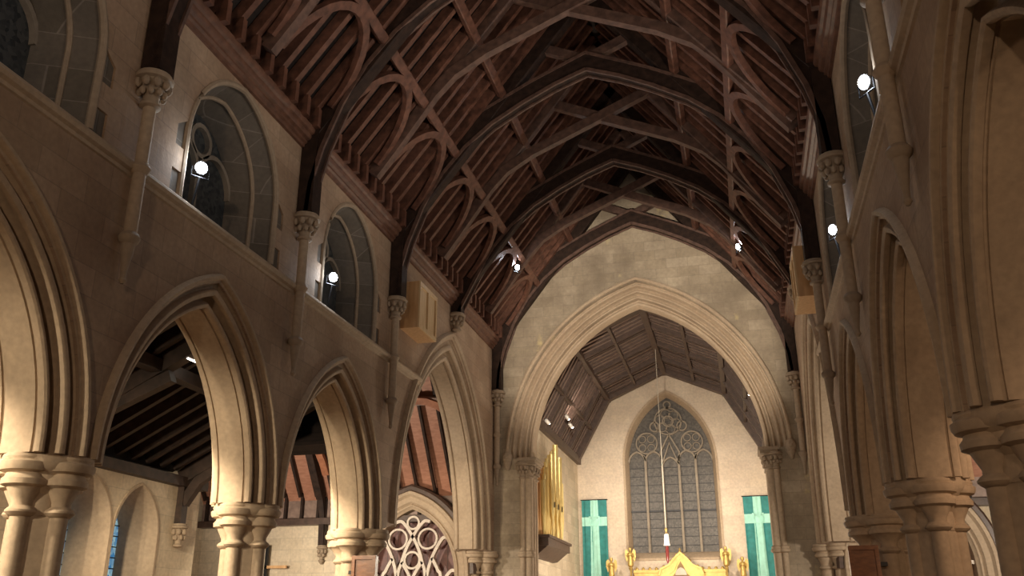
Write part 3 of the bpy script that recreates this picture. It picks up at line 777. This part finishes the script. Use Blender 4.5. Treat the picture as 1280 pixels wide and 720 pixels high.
    for sg in (-1, 1):
        for st in ([(.5, 4.28), (.34, 4.3), (.16, 4.12), (0, 3.88), (-.16, 3.6), (-.3, 3.2), (-.42, 2.6), (-.43, .3)],
                   [(.98, 3.85), (.88, 3.82), (.74, 3.62), (.58, 3.3), (.46, 2.9), (.43, 2.5)],
                   [(.58, 3.3), (.76, 2.98), (.86, 2.6), (.86, .3)], [(.3, 3.2), (.1, 2.9), (0, 2.6), (0, 2.2)],
                   [(1.27, 2.95), (1.14, 2.95), (.96, 2.72), (.86, 2.4)]):
            tr.path([W(sg * u, z) for u, z in curve(st)], .14, .085, n)
    tr.build('net_tracery', M_TRAC, t2)
    ci = MB()
    for u, z, r in ((-.44, 3.82, .27), (.44, 3.82, .27), (0, 4.26, .17), (0, 3.25, .22)):
        ci.path([W(u + r * math.cos(a * PI / 9), z + r * math.sin(a * PI / 9)) for a in range(18)], .12, .055, n, True)
    ci.build('circle_tracery', M_TRAC, t2)
    MB().box((s * XH - 1.45, YC + .1, .3), (s * XH + 1.45, YC + .16, 5.0)).build('dim_void_sheet', M_REDVOID, t2)  # added sheet; its dark red stands in for the dim void behind

# crucifix on the transept wall, seen past the middle pier
t = thing('wall_cross', (-11.05, YC, 2.6), 'thin dark wall cross on the pale transept wall beside the middle left pier', 'cross')
MB().box((-11.09, YC - .3, 2.4), (-11.01, YC - .22, 3.75)).build('upright', M_IRON, t)
MB().box((-11.09, YC - .3, 3.1), (-10.4, YC - .22, 3.18)).build('arm', M_PINE, t)
MB().box((-11.07, YC - .22, 2.8), (-11.03, YC, 2.9)).build('bracket', M_IRON, t)

# ------------------------------------------------------------------ chancel
XW = 3.55
struct(MB().box((-XW - .4, YC + T, 0), (-XW, YE + .4, 7.6)).build('wall_chancel_left', M_PALEY), 'left wall of the chancel behind the organ pipes')
struct(MB().box((XW, YC + T, 0), (XW + .4, YE + .4, 7.6)).build('wall_chancel_right', M_PALEY), 'right wall of the chancel')
HE, ZE = 1.58, 7.35
RE = ((9.9 - ZE) ** 2 + HE ** 2) / (2 * HE)
ME = M_face(YE)           # d = 0 is the inner face
hole = [(HE + .2, 3.75)] + garc(HE, .2, ZE, RE, 18) + [(-HE - .2, 3.75)]
struct(MB().prism([(-XW - .4, 0), (XW + .4, 0), (XW + .4, 8), (2.3, 10.6), (0, 11.4), (-2.3, 10.6), (-XW - .4, 8)], ME, -.6, 0, [hole]).build('wall_east', M_EAST), 'warm pale east wall of the chancel round the great window')
nwin += 1
def ew(h, r, zb, d): return [ME(h + r, zb, d)] + [ME(u, z, d) for u, z in garc(HE, r, ZE, RE, 18)] + [ME(-h - r, zb, d)]
mb = MB(); mb.loft(ew(HE, .2, 3.75, .0), ew(HE, .2, 3.75, .03)); mb.loft(ew(HE, .2, 3.75, .03), ew(HE, .12, 3.83, .03)); mb.loft(ew(HE, .12, 3.83, .03), ew(HE, .0, 4.05, -.35)); mb.loft(ew(HE, 0, 4.05, -.35), ew(HE, 0, 4.05, -.5)); mb.loft(ew(HE, .2, 3.75, .0), ew(HE, .2, 3.75, -.5))
W7 = struct(mb.build('window_%d' % nwin, M_STONE), 'great five-light pointed east window with tracery')
pane = [(HE + .02, 4.0)] + garc(HE, .02, ZE, RE, 18) + [(-HE - .02, 4.0)]
MB().prism(pane, ME, -.44, -.42).build('pane', M_GLASSE, W7)
tr = MB(); n = (0, 1, 0); E = lambda u, z: ME(u, z, -.36)
def ins(u, z): return z < ZE or math.hypot(abs(u) + RE - HE, z - ZE) < RE
for i in range(1, 5):
    u = -HE + 2 * HE * i / 5
    tr.path([E(u, 4.05), E(u, 7.45 if i in (1, 4) else 7.25)], .16, .085, n)
lw = HE / 5
for i in range(5):
    u0 = -HE + 2 * HE * (i + .5) / 5; zs = 7.15 if i == 2 else 7.4
    tr.path([E(u0 + u, z) for u, z in garc(lw, 0, zs, lw * 1.3, 8)], .13, .06, n)
tr.path([E(-lw, 7.3), E(0, 8.1), E(lw, 7.3)], .13, .055, n)
for u, z, r in ((-.86, 8.12, .4), (.86, 8.12, .4), (0, 8.95, .52), (0, 8.95, .2), (-.52, 8.75, .18), (.52, 8.75, .18), (0, 9.6, .13)):
    tr.path([E(u + r * math.cos(a * PI / 12), z + r * math.sin(a * PI / 12)) for a in range(24)], .12, .05, n, True)
for u, z, r in ((-.86, 8.12, .38), (.86, 8.12, .38), (0, 8.95, .5)):
    for a in range(4 if r < .45 else 6):
        q = a * 2 * PI / (4 if r < .45 else 6) + PI / 4; m = r * .62
        tr.path([E(u + m * math.cos(q) + r * .36 * math.cos(b * PI / 6), z + m * math.sin(q) + r * .36 * math.sin(b * PI / 6)) for b in range(12)], .08, .03, n, True)
for sg in (-1, 1):
    tr.path([E(sg * lw, 7.3), E(sg * .36, 7.75), E(sg * .1, 8.25), E(sg * .0, 8.42)], .13, .055, n)
    tr.path([E(sg * lw * 3, 7.5), E(sg * 1.0, 7.68)], .13, .055, n)
tr.build('tracery', M_TRACE, W7)
br = MB()
br.bar(E(-HE, 5.55), E(HE, 5.55), .05, .05, (0, 0, 1))
z = 4.3
while z < 7.2:
    br.bar(ME(-HE, z, -.4), ME(HE, z, -.4), .016, .016, (0, 0, 1)); z += .32
br.build('saddle_bars', M_IRON, W7)

# canted boarded ceiling, its ribs and purlins
SEC = [(-3.55, 7.5), (-2.25, 9.85), (0, 10.85), (2.25, 9.85), (3.55, 7.5)]
def off(o): return [(-3.55 - o, 7.5), (-2.25 - o * .6, 9.85 + o * .7), (0, 10.85 + o * 1.1), (2.25 + o * .6, 9.85 + o * .7), (3.55 + o, 7.5)]
for i, nm in enumerate(('left_lower', 'left_upper', 'right_upper', 'right_lower')):
    A, Bq = off(.08), off(.25)
    sec = [A[i], A[i + 1], Bq[i + 1], Bq[i]]
    a = [(x, YC + T - .05, z) for x, z in sec]; b = [(x, YE + .1, z) for x, z in sec]
    cp = struct(MB().loft(a, b).add(a, [(0, 1, 2, 3)]).add(b, [(0, 1, 2, 3)]).build('ceiling_chancel_' + nm, M_CHROOF), 'boarded %s panel of the canted chancel ceiling' % nm.replace('_', ' '))
    bt = MB(); y = YC + T + .3
    while y < YE:
        bt.bar((A[i][0], y, A[i][1] - .02), (A[i + 1][0], y, A[i + 1][1] - .02), .035, .07, (0, 1, 0)); y += .33
    bt.build('board_battens', M_CHRIB, cp)
RIBS = [26.6, 28.6, 30.6, 32.6, 34.5]
for j, y in enumerate(RIBS):
    w, dd = (.3, .26) if j in (0, 4) else (.1, .16)
    mb = MB()
    P = [(x, y, z) for x, z in SEC]
    for a, b in zip(P, P[1:]): mb.bar(a, b, w, dd, (0, 1, 0))
    if j not in (0, 4):
        for a, b in zip(P, P[1:]): mb.bar((a[0], y + .26, a[2]), (b[0], y + .26, b[2]), .06, .12, (0, 1, 0))
    tag(mb.build('ceiling_rib', M_CHRIB), 'dark cross rib of the chancel ceiling, ' + ['broad one just inside the arch', 'first slim one inside the arch', 'second slim one inside the arch', 'third slim one inside the arch', 'broad one against the east wall'][j], 'rib', 'chancel ceiling ribs')
for (x, z), nm, w in (((0, 10.8), 'ridge beam', .2), ((-2.22, 9.82), 'left cant beam', .16), ((2.22, 9.82), 'right cant beam', .16), ((-1.12, 10.33), 'left upper purlin', .1), ((1.12, 10.33), 'right upper purlin', .1), ((-2.9, 8.66), 'left lower purlin', .1), ((2.9, 8.66), 'right lower purlin', .1)):
    tag(MB().bar((x, YC + T, z), (x, YE, z), w, w * 1.1, (1, 0, 0)).build('ceiling_beam', M_CHRIB), 'lengthwise %s of the boarded chancel ceiling' % nm, 'beam', 'chancel ceiling beams')
for s in (-1, 1):
    tn += 1
    struct(MB().box((min(s * 3.4, s * 3.6), YC + T, 7.36), (max(s * 3.4, s * 3.6), YE, 7.62)).build('trim_%d' % tn, M_CHRIB), 'timber cornice of the chancel, %s side' % SIDE[s])

# organ pipes on the left chancel wall
t = thing('organ_case', (-3.3, 28.0, 3.5), 'hanging case of gilded organ pipes on the left chancel wall', 'organ')
mb = MB().box((-3.55, 26.3, 3.7), (-3.0, 29.7, 3.92)).box((-3.55, 26.2, 3.92), (-2.95, 29.8, 4.0))
mb.prism([(-3.55, 3.4), (-3.4, 3.42), (-3.05, 3.7), (-3.55, 3.7)], lambda u, v, d: (u, d, v), 26.4, 29.6)
mb.build('case_base', M_CHRIB, t)
MB().box((-3.56, 26.4, 4.0), (-3.35, 29.6, 6.2)).build('case_back', M_PINE, t)
for j, (yy, hh) in enumerate(((26.9, 6.4), (27.5, 6.8), (28.1, 6.5))):
    pr = .085; xx = -2.99
    o = MB().lathe([(.02, 3.95), (.03, 4.3), (pr, 4.75), (pr + .006, 4.8), (pr, hh), (pr - .012, hh), (pr - .012, hh - .06), (.01, hh - .06)], (xx, yy, 0), 16).build('pipe', M_GOLDP, t)
    MB().prism([(-.05, 4.82), (.05, 4.82), (.05, 4.95), (0, 5.0), (-.05, 4.95)], lambda u, v, d, xx=xx, yy=yy: (xx + .07 + d, yy + u - .02, v), 0, .018).build('mouth', M_IRON, o)
hs = [5.6, 5.8, 6.05, 6.25, 6.4, 6.55, 6.7, 6.8, 6.7, 6.5, 6.3, 6.1, 5.9]
for i, h in enumerate(hs):
    y = 26.55 + i * .25; x = -3.22 + .03 * math.cos(i * .9)
    o = MB().lathe([(.025, 4.0), (.08, 4.6), (.085, 4.67), (.085, h - .02), (.075, h), (.07, h - .05), (.01, h - .05)], (x, y, 0), 16)
    o.add([(x + .082, y - .03, 4.7), (x + .09, y, 4.65), (x + .082, y + .03, 4.7), (x + .09, y, 4.82)], [(0, 1, 2, 3)])
    o.build('pipe', M_GOLDP, t)

# banners on the east wall
def banner(x0, x1, zt, label):
    y = YE - .12; cx = (x0 + x1) / 2; wd = x1 - x0
    t = thing('banner', (cx, y, 2.4), label, 'banner', 'altar banners')
    def surf(u0, u1, z0, z1, d, taper=0):
        vs = []; nu, nz = 14, 24; mb = MB()
        for dd in (d, d - .006):
            for j in range(nz + 1):
                z = z1 + (z0 - z1) * j / nz
                for i in range(nu + 1):
                    f = i / nu; ex = taper * j / nz
                    u = (u0 - ex) + (u1 - u0 + 2 * ex) * f
                    k = .025 * min(1, (zt - z) / 1.2) * math.sin(u * 19 + z * .8) + .012 * math.sin(u * 43)
                    vs.append((cx + u, y - dd - .03 + k, z))
        n = (nu + 1) * (nz + 1); fs = []
        for b in (0, n):
            for j in range(nz):
                for i in range(nu):
                    q = b + j * (nu + 1) + i; fs.append((q, q + 1, q + nu + 2, q + nu + 1))
        ed = list(range(nu + 1)) + [(j + 1) * (nu + 1) + nu for j in range(nz)] + [nz * (nu + 1) + nu - 1 - i for i in range(nu)] + [(nz - 1 - j) * (nu + 1) for j in range(nz - 1)]
        for i in range(len(ed)):
            a, b = ed[i], ed[(i + 1) % len(ed)]; fs.append((a, b, b + n, a + n))
        return mb.add(vs, fs)
    surf(-wd / 2, wd / 2, 2.4, zt, 0).build('cloth', M_TEAL, t)
    c = surf(-.14, .14, 2.4, zt - .0, .012, .06); c.build('cross_upright', M_MINT, t)
    surf(-wd / 2, wd / 2, zt - .95, zt - .62, .024).build('cross_arm', M_MINT, t)
    k = MB(); k.path([(cx + .17 * math.cos(a * PI / 12), y - .085, zt - .78 + .17 * math.sin(a * PI / 12)) for a in range(24)], .02, .03, (0, 1, 0), True)
    k.path([(cx - .2, y - .085, zt - .6), (cx, y - .085, zt - .72), (cx + .2, y - .085, zt - .6)], .02, .04, (0, 1, 0)); k.build('emblem', M_MINT, t)
    rd = MB().tube([(x0 - .04, y - .02, zt + .02), (x1 + .04, y - .02, zt + .02)], .018, 8)
    for xx in (x0 + .06, x1 - .06): rd.tube([(xx, y - .02, zt + .02), (xx, YE, zt + .02)], .014, 6)
    rd.build('rod', M_IRON, t)
banner(-3.4, -2.45, 5.97, 'teal banner with a mint cross, left of the great east window')
banner(2.56, 3.53, 5.92, 'teal banner with a mint cross, right of the great east window')

# gilded altar pieces under the window
def angel(x, y, zt, label):
    t = thing('angel_statue', (x, y, 0), label, 'statue', 'gilded angels')
    zb = zt - .62
    MB().lathe([(.12, -zb), (.12, -zb + .1), (.04, -zb + .2), (.035, -.2), (.06, -.16), (.07, -.12), (.05, -.08), (.1, -.03), (.1, 0), (.01, 0)], (x, y, zb), 12).build('post', M_GOLD, t)
    MB().lathe([(.11, 0), (.1, .1), (.085, .25), (.095, .36), (.07, .43), (.03, .46), (.05, .5), (.062, .55), (.05, .6), (.01, .62)], (x, y, zb), 14).build('body', M_GOLD, t)
    for e in (-1, 1):
        MB().prism([(x + e * .05, zb + .42), (x + e * .12, zb + .56), (x + e * .19, zb + .5), (x + e * .2, zb + .3), (x + e * .14, zb + .1), (x + e * .08, zb + .25)], M_face(y + .06), -.012, .012).build('wing', M_GOLD, t)
        MB().tube([(x + e * .085, y, zb + .4), (x + e * .1, y - .08, zb + .3), (x + e * .02, y - .13, zb + .34)], [.03, .026, .02], 8).build('arm', M_GOLD, t)
YA = YE - .9
angel(-2.25, YA, 3.83, 'gilded angel on a post beside the left teal banner')
angel(-1.6, YE - .5, 4.2, 'taller gilded angel on a post at the left jamb of the east window')
angel(1.8, YE - .5, 4.17, 'taller gilded angel on a post at the right jamb of the east window')
angel(2.36, YA, 3.78, 'gilded angel on a post beside the right teal banner')
t = thing('altar_canopy', (.2, YE - .35, 0), 'gilded gabled altar canopy below the great east window', 'altar canopy')
MC = lambda u, v, d: (.2 + u, YE - .6 - d, v)
def og(k): return [(-.8 * k, 3.2), (-.72 * k, 3.42), (-.42 * k, 3.55), (-.22 * k, 3.78), (0, 3.98 - (1 - k) * .5), (.22 * k, 3.78), (.42 * k, 3.55), (.72 * k, 3.42), (.8 * k, 3.2)]
go = og(1.0)
MB().prism([(-.8, 0)] + go + [(.8, 0)], MC, -.15, .05).build('gable', M_GOLD, t)
mb = MB(); mb.path([MC(u, v, .08) for u, v in og(.98)], .08, .06, (0, 1, 0)); mb.path([MC(u * .62, v - .18, .07) for u, v in go], .06, .05, (0, 1, 0))
mb.lathe([(.03, 3.95), (.06, 4.0), (.03, 4.05), (.045, 4.08), (.01, 4.14)], (.2, YE - .62, 0), 10)
for u, v in [(-.6, 3.5), (-.33, 3.68), (-.12, 3.9), (.12, 3.9), (.33, 3.68), (.6, 3.5)]: mb.ball(MC(u, v, .06), .05, 6)
mb.build('cresting', M_GOLD, t)
MB().prism([(u * .5, v - .3) for u, v in go], MC, .05, .07).build('recess', M_GOLDD, t)
MB().prism(garc(.2, 0, 3.2, .27, 8), MC, .07, .1).build('niche', M_CORD, t)
t = thing('altar_screen', (.1, YE - .3, 0), 'gilded panelled screen running along the foot of the east window', 'altar screen')
MB().box((-1.5, YE - .42, 0), (1.75, YE - .2, 3.4)).build('panel', M_GOLD, t)
cr = MB()
for i in range(14): cr.ball((-1.4 + i * .235, YE - .31, 3.43), .06, 6, (1, 1, 1.2))
cr.box((-1.52, YE - .46, 3.3), (1.77, YE - .18, 3.38)); cr.build('cresting', M_GOLD, t)

# hanging sanctuary lamp
t = thing('sanctuary_lamp', (0.0, 31, 3.6), 'small white sanctuary lamp on a long cord before the east window', 'hanging lamp')
MB().tube([(0, 31, 10.75), (0, 31, 4.55)], .012, 6).build('cord', M_CORD, t)
MB().lathe([(.01, 4.55), (.05, 4.5), (.03, 4.45), (.01, 4.4)], (0, 31, 0), 12).build('crown', M_GOLD, t)
MB().lathe([(.03, 4.36), (.07, 4.34), (.085, 4.2), (.09, 4.06), (.11, 3.98), (.02, 3.97)], (0, 31, 0), 16).build('cup', M_WHITE, t)
for a in range(3):
    c, q = math.cos(a * 2.094), math.sin(a * 2.094)
    MB().tube([(.01 * c, 31 + .01 * q, 4.42), (.07 * c, 31 + .07 * q, 4.33)], .006, 5).build('chain', M_GOLD, t)
MB().lathe([(.05, 3.98), (.06, 3.8), (.045, 3.5), (.01, 3.42)], (0, 31, 0), 12).build('glass', M_RUBY, t)

# small ceiling spots of the chancel
def spot(x, y, z, label, tgt):
    t = thing('ceiling_spot', (x, y, z), label, 'spotlight', 'chancel spotlights')
    aim = (Vector(tgt) - Vector((x, y, z))).normalized(); rot = aim.to_track_quat('Z', 'Y').to_matrix()
    hg = MB().lathe([(.02, -.14), (.055, -.12), (.06, .05), (.05, .06)], (x, y, z), 14, rot).build('housing', M_WHITE, t)
    MB().ball(Vector((x, y, z)) + aim * .05, .045, 8).build('lens', M_SPOT, hg)
    MB().tube([(x, y, z), (x * 1.04, y, z + .12)], .012, 6).build('stem', M_IRON, t)
spot(-3.1, 27.0, 7.42, 'small white spotlight at the left springing of the chancel ceiling', (0, 34, 4))
spot(-2.95, 29.6, 8.1, 'small white spotlight on the lower left chancel ceiling, upper of the pair', (0, 34, 4))
spot(-3.0, 30.5, 8.0, 'small white spotlight on the lower left chancel ceiling, lower of the pair', (0, 34, 4))
spot(3.05, 28.6, 8.35, 'small white spotlight at the right side of the chancel ceiling', (0, 34, 4))

# ------------------------------------------------------------------ rest of the shell
struct(MB().box((-XT - .5, -5.2, -.2), (XT + .5, YE + .6, 0)).build('floor', M_FLOOR), 'tiled church floor')
struct(MB().prism([(-XA - 1, 0), (XA + 1, 0), (XA + 1, 6), (H + .4, 9.4), (0, 15.3), (-H - .4, 9.4), (-XA - 1, 6)], M_face(-4.6), -.5 + .5, .5).build('wall_west', M_ARCHWALL), 'west wall of the nave behind the camera')

# ------------------------------------------------------------------ lights
def light(kind, name, loc, energy, color, size=.1, tgt=None, angle=120, blend=.6, sy=None):
    l = bpy.data.lights.new(name, kind); l.energy = energy; l.color = color
    if kind == 'AREA':
        l.shape = 'RECTANGLE'; l.size = size; l.size_y = sy or size
    else: l.shadow_soft_size = size
    if kind == 'SPOT': l.spot_size = math.radians(angle); l.spot_blend = blend
    o = bpy.data.objects.new(name, l); COL.objects.link(o); o.location = loc
    if tgt is not None:
        o.rotation_euler = (Vector(tgt) - Vector(loc)).to_track_quat('-Z', 'Y').to_euler()
    return o
COOL = (1.0, .86, .72); WARM = (1.0, .82, .58); WARM2 = (1.0, .86, .69)
for s, y, z in FL + [(-1, 5.25, 7.33), (1, 5.25, 7.33)]:
    light('SPOT', 'floodlight_beam', (s * (H - .4), y - .1, z + .2), 330 if s > 0 else 160, COOL, .1, (-s * 2.2, y + 2.2, 12.6), 100, .9)
    light('POINT', 'floodlight_spill', (s * (H - .2), y - .16, z - .02), 6, (.85, .92, 1), .08)
for s in (-1, 1):
    light('SPOT', 'truss_flood_beam', (s * 2.8, 22.2, 10.7), 260, COOL, .1, (-s * 4.3, 22.8, 7.2), 75, .9)
for y in (2.0, 6.2, 10.4):
    light('SPOT', 'right_aisle_fill', (6.6, y, 4.0), 105, (1.0, .66, .42), .12, (6.0, y + 4.5, 2.4), 96, .5)  # unseen fill added to brighten the right arcade soffits
# lamps of the left aisle, kept below its roof and shining down and east
for y in (1.5, 6.0, 10.2, 14.4):
    light('SPOT', 'aisle_lamp', (-6.5, y, 4.0), 800, WARM, .12, (-5.9, y + 4.5, 1.4), 92, .45)
light('SPOT', 'nave_west_fill', (0.5, -3.6, 5.0), 560, (1.0, .7, .46), .2, (0, 14, 4.6), 100, .8)  # added warm general fill from the west end, no visible source
light('SPOT', 'nave_arch_fill', (0, 14.0, 7.2), 3600, WARM2, .15, (0, 25, 9.2), 46, .5)  # unseen spot added to brighten the chancel arch wall alone
for s in (-1, 1):
    light('SPOT', 'transept_lamp', (s * 9.6, 18.2, 3.0), 1100, WARM2, .3, (s * 7.9, 25, 4.4), 100, .7)
    light('POINT', 'crossing_lamp', (s * 3.2, 19.5, 3.2), 90, WARM2, .3)
for s in (-1, 1):
    light('SPOT', 'chancel_lamp', (s * 2.6, 28.0, 6.2), 850, WARM2, .2, (-s * .3, 34.5, 3.6), 100, .9)
light('POINT', 'chancel_low_lamp', (0, 28.5, 2.6), 480, WARM2, .4)
light('SPOT', 'ceiling_patch_lamp', (-2.5, 29.9, 7.7), 110, COOL, .04, (-2.85, 30.6, 8.75), 60, .5)  # put close under the boards to throw a bright patch on the ceiling

# night outside
wd = bpy.data.worlds.new('night'); SC.world = wd; wd.use_nodes = True
wd.node_tree.nodes['Background'].inputs[0].default_value = (.012, .014, .02, 1)
wd.node_tree.nodes['Background'].inputs[1].default_value = 0.3

# ------------------------------------------------------------------ camera
R = [[0.97082493813206, -0.0855691916808164, -0.22400190386685084], [0.239780064485438, 0.33819938707172986, 0.9100146676068829], [-0.00211191293413829, -0.9371761243327733, 0.3488501853294056]]
cam = bpy.data.cameras.new('camera'); co = bpy.data.objects.new('camera', cam); COL.objects.link(co)
cam.sensor_fit = 'HORIZONTAL'; cam.sensor_width = 36.0; cam.lens = 1126.05 / 1280 * 36
cam.clip_start = .05; cam.clip_end = 200
r = Matrix(R)          # columns: image x, image y (down), view direction
m = Matrix((r.col[0], -r.col[1], -r.col[2])).transposed().to_4x4()
m.translation = (2.41, 0, 1.6)
co.matrix_world = m
SC.camera = co

SC.view_settings.view_transform = 'Standard'; SC.view_settings.look = 'None'
SC.view_settings.gamma = 1; SC.view_settings.use_curve_mapping = False
SC.view_settings.exposure = 0.38
SC.cycles.use_denoising = True
SC.cycles.max_bounces = 6; SC.cycles.diffuse_bounces = 4
SC.cycles.sample_clamp_indirect = 4.0
